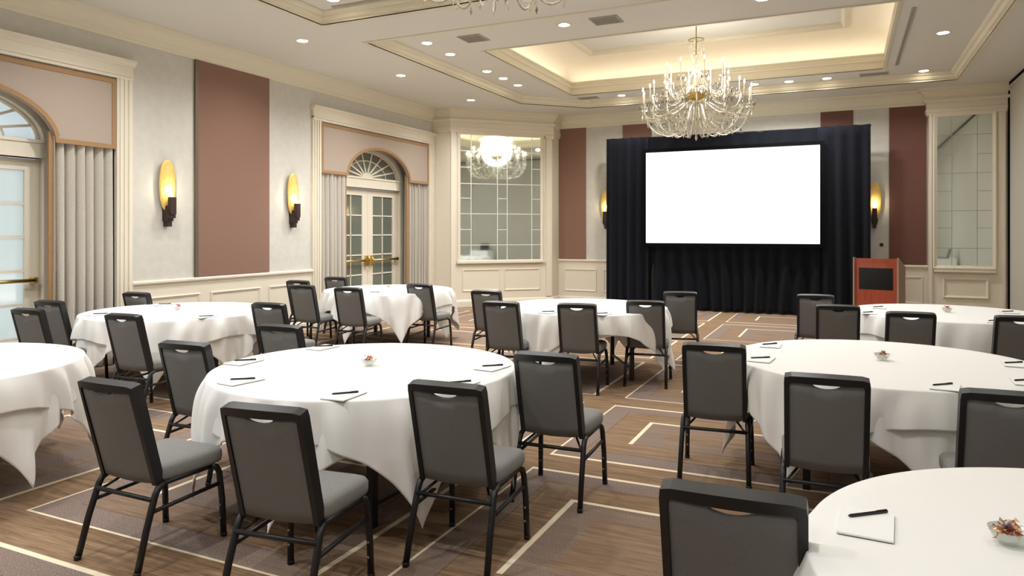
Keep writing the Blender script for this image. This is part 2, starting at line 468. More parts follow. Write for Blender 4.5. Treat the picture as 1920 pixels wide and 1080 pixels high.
# mirrors
def mirror(label, fn, w, z0, z1, vx, full, short, narrow, barm, barw=.012):
    t = thing('wall_mirror', label, 'mirror', tuple(fn(w/2, z0, 0)))
    L0 = Vector(t.location)
    mb = MB()
    q = [fn(0, z0, 0), fn(w, z0, 0), fn(w, z1, 0), fn(0, z1, 0)]; q2 = [fn(0, z0, .012), fn(w, z0, .012), fn(w, z1, .012), fn(0, z1, .012)]
    vs = [p-L0 for p in q+q2]
    mb.add(vs, [(0,3,2,1),(4,5,6,7),(0,1,5,4),(1,2,6,5),(2,3,7,6),(3,0,4,7)])
    mb.build('mirror_glass', M['mirror'], t)
    mb = MB(); upv = fn(0, 0, 1)-fn(0, 0, 0)
    def seg(a, za, b, zb): mb.bar(fn(a*w, za, .014)-L0, fn(b*w, zb, .014)-L0, barw, .006, up=upv)
    H_ = z1-z0
    for v in vx: seg(v, z0, v, z1)
    for h_ in full: seg(0, z1-h_*H_, 1, z1-h_*H_)
    for h_ in short:
        for a, b in narrow: seg(a, z1-h_*H_, b, z1-h_*H_)
    mb.build('glazing_bar', barm, t)
    return t
mirror('large gridded mirror in the angled corner bay left of the black drape', lambda a, z, o: bp_(a+.21, z, o+.002), bl-.5, 1.0, 3.68,
       (.128, .453, .574, .888), (.13, .39, .63, .88), (.26, .506, .757), ((0, .128), (.453, .574), (.888, 1)), M['mirrorbar'], .014)
mirror('tall narrow gridded mirror in the right-hand corner behind the lectern', lambda a, z, o: Vector((1.51+a, RBY-.002-o, z)), .84, 1.0, 3.69,
       (.27, .73), (.13, .385, .635, .885), (.26, .505, .75), ((0, .27), (.73, 1)), M['mirrorbard'], .008)

# brown fabric wall panels
def wpanel(label, y0, y1, side, m):
    z0, z1 = .99, 3.94
    if side == 'L':
        o = MB().box(0, .03, -(y1-y0)/2, (y1-y0)/2, 0, z1-z0)
        o = o.build('fabric_wall_panel', m, None, (XL, (y0+y1)/2, z0))
        MB().box(0, .033, -(y1-y0)/2-.05, -(y1-y0)/2, 0, z1-z0).build('edge_strip', M['gap'], o)
    else:
        o = MB().box(-(y1-y0)/2, (y1-y0)/2, -.025, 0, 0, z1-z0).build('fabric_wall_panel', m, None, ((y0+y1)/2, YB, z0))
    return tag(o, label, 'wall panel')
wpanel('large brown fabric panel on the left wall between the two gold sconces', 6.98, 8.30, 'L', M['brown'])
wpanel('narrow brown fabric panel between the corner mirror and black drape', -5.91, -5.27, 'B', M['brown'])
wpanel('brown fabric panel mostly hidden behind the left part of the drape', -4.42, -3.78, 'B', M['brown'])
wpanel('brown fabric panel showing above the right end of the black drape', -.44, .13, 'B', M['brownshade'])
wpanel('brown fabric panel behind the red lectern, beside the right corner mirror', .75, 1.36, 'B', M['brownshade'])

# ------------------------------------------------------------------ door bays
def arc(c, a, rise, zb, n_=24, t0=0., t1=PI):
    return [(c+a*math.cos(t0+(t1-t0)*i/n_), zb+rise*math.sin(t0+(t1-t0)*i/n_)) for i in range(n_+1)]
dn = [1]; wn = [1]; tn = [50]
def bay(c, near):
    # reveal of the bay
    mb = MB(); y0, y1 = c-HI, c+HI
    mb.box(XD-.06, XL-.02, y0-.04, y0, 0, ZI+.05); mb.box(XD-.06, XL-.02, y1, y1+.04, 0, ZI+.05)
    mb.box(XD-.06, XL-.02, y0, y1, ZI, ZI+.05)
    A, RI, ZB = 1.0, .52, 2.63
    outer = [(y0, 0), (c-A, 0), (c-A, ZB)] + list(reversed(arc(c, A, RI, ZB)))[1:] + [(c+A, 0), (y1, 0), (y1, ZI), (y0, ZI)]
    mb.slab([outer], lambda a, b: (XD, a, b), lambda a, b: (XD-.14, a, b))
    struct(mb.build('wall_recess', M['trim']))
    # casing round the door and arch
    mb = MB(); o_ = [(c-A-.09, 0), (c-A, 0), (c-A, ZB)] + list(reversed(arc(c, A, RI, ZB)))[1:] + [(c+A, 0), (c+A+.09, 0), (c+A+.09, ZB)] + arc(c, A+.09, RI+.09, ZB)[1:]
    mb.slab([o_], lambda a, b: (XD+.03, a, b), lambda a, b: (XD, a, b))
    mb.box(XD-.12, XD+.035, c-A, c+A, 2.43, 2.63); mb.box(XD-.12, XD+.05, c-A, c+A, 2.60, 2.635); mb.box(XD-.12, XD+.045, c-A, c+A, 2.43, 2.455)
    struct(mb.build('trim_%d' % tn[0], M['trim'])); tn[0] += 1
    # fanlight
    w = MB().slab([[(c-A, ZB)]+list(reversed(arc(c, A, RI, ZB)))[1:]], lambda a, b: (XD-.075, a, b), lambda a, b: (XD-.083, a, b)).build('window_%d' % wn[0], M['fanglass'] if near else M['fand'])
    struct(w); wn[0] += 1
    mb = MB()
    for i in range(1, 9):
        t = PI*i/9; mb.bar((XD-.06, c+.14*math.cos(t), ZB+.08*math.sin(t)), (XD-.06, c+.97*math.cos(t), ZB+.5*math.sin(t)), .03, .02, up=(1, 0, 0))
    mb.tube([(XD-.06, a, b) for a, b in arc(c, .62, .33, ZB)], .012, 6)
    mb.tube([(XD-.06, a, b) for a, b in arc(c, .985, .505, ZB)], .022, 6)
    mb.slab([[(c-.16, ZB)]+list(reversed(arc(c, .16, .1, ZB, 10)))[1:]], lambda a, b: (XD-.045, a, b), lambda a, b: (XD-.07, a, b))
    mb.build('window_frame', M['trim'], w)
    # two glazed leaves
    for sgn in (-1, 1):
        ya, yb = (c-A+.004, c-.003) if sgn < 0 else (c+.003, c+A-.004)
        d = struct(MB().slab([rect(ya, yb, .01, 2.42), rect(ya+.165, yb-.165, .28, 2.29)], lambda a, b: (XD-.04, a, b), lambda a, b: (XD-.09, a, b)).build('door_%d' % dn[0], M['trim'])); dn[0] += 1
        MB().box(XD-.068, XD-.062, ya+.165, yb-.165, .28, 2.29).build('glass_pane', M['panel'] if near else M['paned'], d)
        mb = MB(); g0, g1 = ya+.165, yb-.165
        mb.box(XD-.075, XD-.05, (g0+g1)/2-.011, (g0+g1)/2+.011, .28, 2.29)
        for k in range(1, 6): z = 2.29-.375*k; mb.box(XD-.075, XD-.05, g0, g1, z-.012, z+.012)
        mb.build('glazing_bar', M['trim'], d)
        mb = MB(); zz = 1.06
        e0, e1 = ya+.09, yb-.09
        mb.tube([(XD+.03, e0, zz), (XD+.03, e1, zz)], .021, 10)
        for e in (e0, e1): mb.box(XD-.04, XD+.045, e-.026, e+.026, zz-.032, zz+.032)
        ee = yb-.07 if sgn < 0 else ya+.07
        mb.box(XD-.04, XD+.04, ee-.022, ee+.022, zz-.11, zz+.09); mb.tube([(XD+.03, ee, zz-.1), (XD+.05, ee-.03*sgn, zz), (XD+.03, ee, zz+.09)], .016, 8)
        mb.build('push_bar', M['brass'], d)
    # outer bay frame (fluted casing with cap)
    mb = MB()
    for ya, yb in ((c-HB, c-HI), (c+HI, c+HB)):
        mb.box(XL, XL+.035, ya, yb, 0, 3.46)
        for k in range(3):
            yy = ya+.035+k*.058; mb.box(XL+.03, XL+.05, yy, yy+.034, .2, 3.46)
        mb.box(XL, XL+.06, ya-.01, yb+.01, 0, .2)
    mb.box(XL, XL+.045, c-HB, c+HB, 3.46, 3.64)
    mb.box(XL, XL+.06, c-HB, c+HB, 3.5, 3.52)
    mb.sweep([(XL, c-HB-.02), (XL, c+HB+.02)], [(0, 3.62), (.05, 3.62), (.06, 3.65), (.09, 3.67), (.1, 3.70), (0, 3.70)])
    struct(mb.build('trim_%d' % tn[0], M['trim'])); tn[0] += 1
    # valance with an arched cut-out
    a, rise, zb = .98, .54, 2.6
    t = thing('arched_valance', 'beige arched valance with ochre braid over %s' % ('the near glass door, cut by left edge' if near else 'the far double doors'), 'valance', (XL+.0, c, zb))
    xo, xi = -.005-.03, .055-.03
    pts = [(-HI+.01, 0), (-a, 0)] + [(p-c, q-zb) for p, q in list(reversed(arc(c, a, rise, zb)))[1:]] + [(HI-.01, 0), (HI-.01, ZI-zb-.01), (-HI+.01, ZI-zb-.01)]
    MB().slab([pts], lambda p, q: (xi, p, q), lambda p, q: (xo, p, q)).build('valance_board', M['val'], t)
    mb = MB(); wdt = .05
    br = []
    inn = [(-HI+.01+wdt, wdt), (-a-.02, wdt)] + [(p-c, q-zb) for p, q in list(reversed(arc(c, a+wdt, rise+wdt, zb+.0)))[1:-1] if q-zb > wdt] + [(a+.02, wdt), (HI-.01-wdt, wdt), (HI-.01-wdt, ZI-zb-.01-wdt), (-HI+.01+wdt, ZI-zb-.01-wdt)]
    mb.slab([pts, inn], lambda p, q: (xi+.008, p, q), lambda p, q: (xi-.002, p, q))
    mb.build('braid_trim', M['ochre'], t)
    # curtains
    sides = [(1, 'right')] if near else [(-1, 'left'), (1, 'right')]
    for sg, nm in sides:
        yi, yo = (c+.96, c+HI) if sg > 0 else (c-HI+.0, c-1.02)
        lab = ('tall taupe pleated curtain hanging beside the near glass door on the left' if near else
               'taupe pleated curtain on the %s side of the far double doors' % nm)
        cu = thing('curtain', lab, 'curtain', (XL-.035, (yi+yo)/2, 0))
        wd = yo-yi; rnd = random.Random(3 if near else 5+sg)
        ph = rnd.random()*6; npl = 6.5
        def fx(u, v):
            amp = .036+.02*(1-v)
            x = amp*math.sin(2*PI*npl*u+ph+.7*math.sin(3*v+ph)*(1-v)) + .012*math.sin(2*PI*2.2*u+1.3*ph)
            yy = (u-.5)*wd + .012*math.sin(2*PI*npl*u*2+ph)
            return (x, yy, .01+v*2.75)
        mb = MB().grid(fx, 110, 26)
        fab = mb.build('curtain_fabric', M['curt'], cu)
        so = fab.modifiers.new('s', 'SOLIDIFY'); so.thickness = .004
        uu = 0 if sg > 0 else 1
        mb = MB()
        e = -wd/2 if sg > 0 else wd/2
        mb.box(.0, .022, e-.035, e+.035, .01, 2.72)
        mb.build('braid_edge', M['ochre'], cu)
bay(c0[0], True); bay(c0[1], False)

# ------------------------------------------------------------------ sconces
def sconce_parts(t):
    n_ = 20; vs = []; fs = []
    mb = MB()
    def fs_(u, v):      # v: -1..1 vertical, u: -1..1 across
        th_ = (v-.5)*PI; hw = .125*math.cos(th_)**.75
        uu = (u-.5)*2
        return (uu*hw, -.075+.045*(1-math.cos(th_))*.7+.035*uu*uu*math.cos(th_), .33*math.sin(th_))
    mb.grid(fs_, 15, 25)
    o = mb.build('lamp_shade', M['gold'], t)
    s_ = o.modifiers.new('s', 'SOLIDIFY'); s_.thickness = .006; s_.offset = 0
    m2 = MB().box(-.04, .04, -.16, -.10, -.37, -.15); m2.box(-.055, .055, -.13, -.1, -.42, -.34)
    m2.build('lamp_cup', M['dkwood'], t)
    m2 = MB().box(-.045, .045, -.1, -.001, -.46, -.26); m2.box(-.03, .03, -.09, -.001, -.53, -.4)
    m2.build('wall_bracket', M['dkwood'], t)
    MB().lathe([(.001, -.16), (.018, -.15), (.022, -.12), (.012, -.1), (.001, -.095)], 10, (0, -.128, 0)).build('bulb', emit('sconce_bulb', (255, 226, 160), 2.5), t)
    l = bpy.data.lights.new('sconce_light', 'POINT'); l.energy = 1.5; l.color = (1, .86, .6); l.shadow_soft_size = .02
    lo = bpy.data.objects.new('sconce_light', l); C.objects.link(lo); lo.parent = t; lo.location = (0, -.135, -.06)
s0 = thing('wall_sconce', 'lit gold oval sconce on the left wall, just right of the near curtain', 'wall lamp', (XL, 6.48, 2.2), PI/2)
sconce_parts(s0)
dup(s0, (XL, 8.80, 2.2), PI/2, 'lit gold oval sconce on the left wall between brown panel and far doors')
dup(s0, (-4.79, YB, 2.2), 0, 'gold sconce peeking out at the left edge of the black drape')
dup(s0, (.50, YB, 2.2), 0, 'gold sconce peeking out at the right edge of the drape above the lectern')
o = MB().box(-.03, .03, -.012, 0, -.03, .03).build('wall_jack', M['glossblk'], None, (.62, YB, 1.36))
tag(o, 'tiny black socket on the grey wall above the lectern', 'socket')

# ------------------------------------------------------------------ drape, screen, lectern
YDr = 14.62
t = thing('pipe_and_drape', 'tall black pleated drape backdrop standing along the back wall around the screen', 'drape', (-2.1, YDr, 0))
def pleat(x0, x1, z0, z1, yoff, freq, amp, seed, sway=0.):
    r_ = random.Random(seed); p1, p2 = r_.random()*6, r_.random()*6
    W_ = x1-x0; n_ = max(30, int(W_*freq*9))
    def fn(u, v):
        x = x0+W_*u; z = z0+(z1-z0)*v
        a = amp*(.55+.45*(1-v))
        y = yoff + a*math.sin(2*PI*freq*x+p1+.9*math.sin(1.7*x+p2)+sway*math.sin(2.3*x+p2)*(1-v)*2) + .4*a*math.sin(2*PI*freq*.41*x+p2)
        return (x, y, z)
    return MB().grid(fn, n_, 20)
for x0, x1, z0, z1, yo, fr, am, sd, sw, nm in ((-2.51, -1.6, .02, 3.58, 0, 5.2, .035, 2, .3, 'side_panel'), (1.63, 2.52, .02, 3.58, 0, 4.3, .05, 4, .6, 'side_panel'),
                                        (-1.63, 1.66, 3.18, 3.57, .03, 2.6, .03, 6, .2, 'top_panel'), (-1.63, 1.66, .02, 1.42, .03, 4.0, .05, 8, 1.2, 'skirt_panel')):
    o = pleat(x0, x1, z0, z1, yo, fr, am, sd, sw).build(nm, M['drape'], t)
    q = o.modifiers.new('s', 'SOLIDIFY'); q.thickness = .006
mb = MB(); mb.tube([(-2.52, .06, 3.56), (2.53, .06, 3.56)], .02, 8)
for x in (-2.5, -1.62, 1.64, 2.5): mb.tube([(x, .09, .01), (x, .09, 3.56)], .02, 8); mb.box(x-.2, x+.2, -.0+.06, .3, 0, .012)
mb.build('pipe_frame', M['black'], t)
t = thing('projection_screen', 'wide white projection screen with black border framed by the drape', 'screen', (-2.085, YDr-.04, 0))
MB().slab([rect(-1.735, 1.735, 1.3, 3.31), rect(-1.655, 1.655, 1.375, 3.236)], lambda a, b: (a, -.045, b), lambda a, b: (a, -.015, b)).build('screen_border', M['blackm'], t)
MB().box(-1.66, 1.66, -.03, -.02, 1.37, 3.24).build('screen_surface', M['screen'], t)
for s_ in (-1.55, 1.55):
    mb = MB()
    mb.box(s_-.03, s_+.03, .11, .13, .02, 1.36); mb.bar((s_, -.02, .012), (s_, .26, .012), .05, .02); mb.box(s_-.03, s_+.03, -.02, .13, 1.34, 1.36)
    mb.build('screen_leg', M['black'], t)

t = thing('lectern', 'red mahogany lectern with a black inset panel standing before the drape', 'lectern', (.53, 13.78, 0), math.radians(-15))
w2 = .35
def quadp(mb, pts, th_, ax=1):
    pass
mb = MB().slab([rect(-w2+.02, w2-.02, .06, 1.15), rect(-.265, .265, .62+.0, .99)], lambda a, b: (a, -.24, b), lambda a, b: (a, -.215, b)); mb.build('front_panel', M['mah'], t)
MB().box(-.27, .27, -.235, -.222, .615, .995).build('black_inset', M['glossblk'], t)
for sx in (-1, 1):
    sp = MB().slab([[(-.27, 0), (.25, 0), (.25, 1.0), (-.22, 1.165), (-.27, 1.165)]], lambda a, b, s=sx: (s*w2, a, b), lambda a, b, s=sx: (s*(w2-.03), a, b))
    o = sp.build('side_panel', M['mahside'], t)
    MB().box(sx*w2-.016 if sx > 0 else -w2-.002, w2+.002 if sx > 0 else -w2+.016, -.278, -.262, 0, 1.168).build('edge_banding', M['mahedge'], o)
MB().bar((0, -.22, 1.13), (0, .25, .97), .68, .025).build('reading_top', M['mah'], t)
MB().box(-w2+.02, w2-.02, -.22, .22, 0, .06).build('base', M['mah'], t)
MB().box(-w2+.03, w2-.03, -.2, .22, .45, .47).build('shelf', M['mah'], t)

# ------------------------------------------------------------------ downlights, vents
def downlight(name, r=.075):
    t = bpy.data.objects.new(name, None); C.objects.link(t)
    MB().lathe([(r, 0), (r+.022, -.004), (r+.024, -.0005), (r, .0), (r-.002, .03)], 24).build('trim_ring', M['trim'], t)
    MB().lathe([(r-.002, -.0025), (.001, -.0028)], 24).build('lens', M['lamp'], t)
    return t
d0 = downlight('downlight')
dls = [((-6.69, y, Z0), 'recessed downlight in the ceiling border above the left wall, %s' % w) for y, w in ((7.58, 'nearest one in view'), (9.95, 'middle one'), (12.40, 'farthest one'))]
dls += [((-5.5, 8.85, Z1), 'downlight at the near left corner of the far ceiling tray'),
        ((-5.52, 9.56, Z1), 'downlight second along the left edge of the far tray, beside a dark eyelet'),
        ((-5.54, 10.84, Z1), 'downlight along left edge of the far tray, third from near corner'),
        ((-5.53, 11.46, Z1), 'small round downlight fourth along the left edge of the far tray'),
        ((-5.54, 12.11, Z1), 'downlight farthest along the left edge of the far tray'),
        ((-3.37, 8.84, Z1), 'bright downlight between the two square vents on the near strip'),
        ((-.88, 8.84, Z1), 'downlight cut by the top picture edge, right of centre'),
        ((-4.07, 13.9, Z1), 'downlight on the far strip above the corner mirror, left of chandelier'),
        ((-1.53, 13.9, Z1), 'downlight on the far strip partly behind the right of the chandelier'),
        ((-.93, 13.9, Z1), 'downlight on the far strip, first clear one right of chandelier'),
        ((-.30, 13.9, Z1), 'downlight on the far strip, second clear one right of chandelier'),
        ((1.21, 13.95, Z1), 'downlight at the far right corner of the far tray'),
        ((1.22, 11.40, Z1), 'downlight on the right strip of the far tray, near the right wall'),
        ((-5.47, 6.72, Z1), 'downlight cut by the top picture edge, on the left in the near tray')]
for i, (p, lab) in enumerate(dls):
    o = d0 if i == 0 else dup(d0, p)
    o.location = p; tag(o, lab, 'downlight', 'recessed ceiling downlights')
def mkspot(loc, e, ang=150, col=(.98, .99, 1), r=.06):
    l = bpy.data.lights.new('downlight_beam', 'SPOT'); l.energy = e; l.spot_size = math.radians(ang); l.spot_blend = .9; l.color = col; l.shadow_soft_size = r
    o = bpy.data.objects.new('downlight_beam', l); C.objects.link(o); o.location = (loc[0], loc[1], loc[2]-.03); return o
SPOT = 70
for p, _ in dls: mkspot(p, SPOT*(.32 if p[0] > .8 else 1))
# the rest of the room's downlights, outside the picture
for p in [(-6.69, 5.2, Z0), (-6.69, 2.8, Z0), (-6.69, .4, Z0), (-6.69, -2., Z0), (-5.5, 4.6, Z1), (-5.5, 2.6, Z1), (-5.5, 1.3, Z1), (-3.37, 6.72, Z1), (-.88, 6.72, Z1), (1.2, 6.72, Z1), (1.2, 4.0, Z1), (1.2, 1.3, Z1),
          (-3.37, 1.3, Z1), (-.88, 1.3, Z1), (1.2, 8.84, Z1), (-3.4, -1.6, Z0), (-.9, -1.6, Z0), (1.3, -1.6, Z0)]:
    mkspot(p, SPOT*(.34 if p[0] > .8 else 1))
# small lamps in the flat top of the tray
j0 = None
for i, x in enumerate((-3.05, -2.75, -2.45, -2.05, -1.7, -1.3, -1.1)):
    p = (x, 11.05, 5.03)
    if j0 is None: j0 = downlight('pin_light', .035); o = j0
    else: o = dup(j0, p)
    o.location = p; tag(o, 'tiny pin light in the flat top of the lit tray, by the chandelier stem', 'downlight', 'pin lights around the chandelier stem')
def vent(name, lab, x, y, wx, wy):
    t = thing(name, lab, 'vent', (x, y, Z1))
    MB().slab([rect(-wx/2, wx/2, -wy/2, wy/2), rect(-wx/2+.02, wx/2-.02, -wy/2+.02, wy/2-.02)], lambda a, b: (a, b, -.012), lambda a, b: (a, b, 0)).build('vent_frame', M['vent'], t)
    MB().box(-wx/2+.02, wx/2-.02, -wy/2+.02, wy/2-.02, -.003, -.0005).build('vent_backing', M['ventd'], t)
    mb = MB(); k = max(2, int(wy/.03))
    for i in range(k):
        yy = -wy/2+.03+i*(wy-.06)/(k-1); mb.box(-wx/2+.02, wx/2-.02, yy-.006, yy+.004, -.01, -.004)
    mb.build('slats', M['vent'], t)
vent('ceiling_vent', 'square grey ceiling vent left of the bright downlight on near strip', -4.76, 8.9, .35, .35)
vent('ceiling_vent', 'square grey ceiling vent right of the bright downlight, nearest top edge', -2.8, 8.86, .37, .33)
vent('ceiling_vent', 'slim grey vent on the far strip left of the chandelier', -4.75, 13.85, .4, .2)
vent('ceiling_vent', 'slim grey vent on the far strip at the right corner of the tray', .45, 13.85, .45, .2)
vent('slot_diffuser', 'long dark slot diffuser along the right side of the lit tray', .76, 11.6, .05, 3.3)
vent('slot_diffuser', 'dark slot diffuser at the far edge of the near tray, top of picture', -4.7, 6.93, 1.9, .05)

# ------------------------------------------------------------------ chandeliers
def bez(ps, n_=14):
    out = []
    for i in range(n_+1):
        t = i/n_; q = [Vector(p) for p in ps]
        while len(q) > 1: q = [q[k]*(1-t)+q[k+1]*t for k in range(len(q)-1)]
        out.append(q[0])
    return out
def beads(mb, pts, step, r):
    acc = 0.; last = Vector(pts[0]); mb.octa(last, r, r)
    for p in pts[1:]:
        p = Vector(p); seg = (p-last).length; d = (p-last).normalized() if seg > 0 else None
        while seg >= step-acc and d is not None:
            last = last+d*(step-acc); seg -= (step-acc); acc = 0.; mb.octa(last, r, r*1.15)
        acc += seg; last = p
    return mb
def chandelier(label, loc):
    t = thing('crystal_chandelier', label, 'chandelier', loc)   # origin at the ceiling, z measured downwards
    zc = 5.03
    def Z(z): return z-zc
    mb = MB(); mb.lathe([(.09, 0), (.1, -.01), (.06, -.04), (.012, -.06)], 20)
    mb.tube([(0, 0, -.05), (0, 0, Z(4.3))], .008, 8)
    mb.build('ceiling_rod', M['chain'], t)
    MB().lathe([(.001, Z(4.42)), (.03, Z(4.40)), (.018, Z(4.3)), (.05, Z(4.22)), (.06, Z(4.15)), (.025, Z(4.05)), (.02, Z(3.95)), (.06, Z(3.88)), (.03, Z(3.8)), (.03, Z(3.6)), (.02, Z(3.3)), (.03, Z(3.2)), (.001, Z(3.12))], 16).build('glass_column', M['crystal'], t)
    MB().lathe([(.001, Z(3.68)), (.1, Z(3.69)), (.17, Z(3.73)), (.2, Z(3.79)), (.205, Z(3.8)), (.17, Z(3.79)), (.001, Z(3.76))], 20).build('gilt_bowl', M['brass'], t)
    mb = MB()
    mb.tube([(.12*math.cos(a*PI/12), .12*math.sin(a*PI/12), Z(4.66)) for a in range(24)], .006, 6, closed=True)
    for k in range(8):
        a = k*PI/4; mb.tube([(.12*math.cos(a), .12*math.sin(a), Z(4.66)), (.01, 0, Z(4.7))], .003, 4)
    mb.build('crown_ring', M['chain'], t)
    for k in range(12):
        a = k*PI/6; m2 = MB(); c_, s_ = math.cos(a), math.sin(a)
        beads(m2, [(.12*c_, .12*s_, Z(4.655)), (.12*c_, .12*s_, Z(4.5))], .02, .006); m2.octa((.12*c_, .12*s_, Z(4.46)), .013, .035)
        beads(m2, bez([(.12*c_, .12*s_, Z(4.65)), (.07*c_, .07*s_, Z(4.4)), (.05*c_, .05*s_, Z(4.2))], 8), .022, .006)
        m2.build('crown_strand', M['crystal'], t)
    tiers = ((16, .84, 3.62, 3.60, 3.90, 0.), (8, .66, 3.78, 3.75, 4.05, .2), (8, .46, 4.02, 3.86, 4.30, .45))
    for ti, (n_, r_, zcup, zhub, ztip, ph) in enumerate(tiers):
        arm0 = None
        for k in range(n_):
            a = 2*PI*k/n_+ph
            if arm0 is None:
                pts = bez([(.04, 0, Z(zhub)), (.25*r_/.84, 0, Z(zhub+.22)), (.5*r_, 0, Z(zhub-.22)), (r_*.95, 0, Z(zcup-.42)), (r_*1.03, 0, Z(zcup-.12)), (r_, 0, Z(zcup))], 20)
                arm = MB().tube(pts, .0085, 6).build('arm', M['crystal'], t)
                MB().lathe([(.001, -.015), (.02, -.012), (.052, .006), (.055, .012), (.02, .004), (.001, .004)], 14, (r_, 0, Z(zcup))).build('drip_pan', M['crystal'], arm)
                MB().lathe([(.011, 0), (.011, ztip-zcup-.06)], 10, (r_, 0, Z(zcup)+.004)).build('candle', M['candle'], arm)
                MB().lathe([(.006, 0), (.012, .012), (.013, .025), (.006, .045), (.001, .06)], 8, (r_, 0, Z(ztip)-.056)).build('flame_bulb', M['flame'], arm)
                m2 = MB()
                for j in range(6):
                    b = j*PI/3; m2.octa((r_+.05*math.cos(b), .05*math.sin(b), Z(zcup)-.045), .009, .038)
                m2.build('pendants', M['crystald'], arm); arm0 = arm
            else:
                arm = arm0.copy(); C.objects.link(arm); arm.parent = t
                for ch in arm0.children: q = ch.copy(); C.objects.link(q); q.parent = arm
            arm.rotation_euler = (0, 0, a)
    # long swags: from the outer pans down and back in to the hub
    sets = ((16, 0., [(.84, 3.60), (.82, 3.28), (.56, 3.02), (.28, 3.08), (.16, 3.62)], 'lower_swag', .012),
            (16, PI/16, [(.70, 3.60), (.66, 3.25), (.32, 2.98), (.17, 3.12), (.08, 3.6)], 'inner_swag', .008),
            (12, 0., [(.46, 3.98), (.34, 3.62), (.14, 3.9), (.04, 4.25)], 'upper_swag', .0065))
    for n_, ph, cp, nm, rb in sets:
        s0_ = None
        for k in range(n_):
            if s0_ is None:
                m2 = MB(); path = bez([(r_, 0, Z(z_)) for r_, z_ in cp], 40); beads(m2, path, .0175, rb)
                for q_ in path[3:18:5]: m2.octa((q_.x, q_.y, q_.z-.045), .011, .035)
                s0_ = o_ = m2.build(nm, M['crystal'], t)
            else: o_ = s0_.copy(); C.objects.link(o_); o_.parent = t
            o_.rotation_euler = (0, 0, 2*PI*k/n_+ph)
    g0 = None
    for k in range(16):                   # garlands from pan to pan
        if g0 is None:
            a = 2*PI/16; p0 = Vector((.86, 0, Z(3.6))); p1 = Vector((.86*math.cos(a), .86*math.sin(a), Z(3.6))); mid = (p0+p1)/2; mid.z -= .22
            m2 = MB(); beads(m2, bez([p0, mid, p1], 12), .02, .0065); m2.octa(((p0+p1)/2)+Vector((0, 0, -.16)), .013, .045)
            g0 = o_ = m2.build('rim_garland', M['crystal'], t)
        else: o_ = g0.copy(); C.objects.link(o_); o_.parent = t
        o_.rotation_euler = (0, 0, 2*PI*k/16)
    m2 = MB(); rr = random.Random(5)
    for k in range(150):
        a = rr.random()*2*PI; q = rr.random(); z = 3.2+.65*rr.random(); r_ = .12+(.62-.1*abs(z-3.5))*math.sqrt(q)
        m2.octa((r_*math.cos(a), r_*math.sin(a), Z(z)), .011, .036)
    tag_o = m2.build('loose_drops', M['crystald'], t); tag_o['kind'] = 'stuff'
    MB().lathe([(.001, Z(3.05)), (.012, Z(3.065)), (.022, Z(3.1)), (.008, Z(3.15)), (.02, Z(3.18)), (.001, Z(3.2))], 10).build('finial', M['crystal'], t)
    l = bpy.data.lights.new('chandelier_glow', 'POINT'); l.energy = 34; l.color = (1, .95, .86); l.shadow_soft_size = .45
    lo = bpy.data.objects.new('chandelier_glow', l); C.objects.link(lo); lo.parent = t; lo.location = (0, 0, Z(3.95))
    return t
ch = chandelier('large lit crystal chandelier hanging in front of the black drape and screen', (-2.15, 11.52, 5.03))
dup(ch, (-2.0, 4.05, 5.03), .1, 'near crystal chandelier of which only bead swags show at the top edge')

# cove lighting
def strip(loc, sx, sy, e):
    l = bpy.data.lights.new('cove_strip', 'AREA'); l.shape = 'RECTANGLE'; l.size = sx; l.size_y = sy; l.energy = e; l.color = (1, .93, .80)
    o = bpy.data.objects.new('cove_strip', l); C.objects.link(o); o.location = loc; o.rotation_euler = (PI, 0, 0)
for rec in (recF, recN):
    x0, x1, y0, y1 = rec[0][0], rec[1][0], rec[0][1], rec[2][1]; z = Z1+.19; k = .62
    for yy in (y0-.2, y1+.2): strip(((x0+x1)/2, yy, z), x1-x0+.2, .08, k*(x1-x0))
    for xx in (x0-.2, x1+.2): strip((xx, (y0+y1)/2, z), .08, y1-y0, k*(y1-y0))

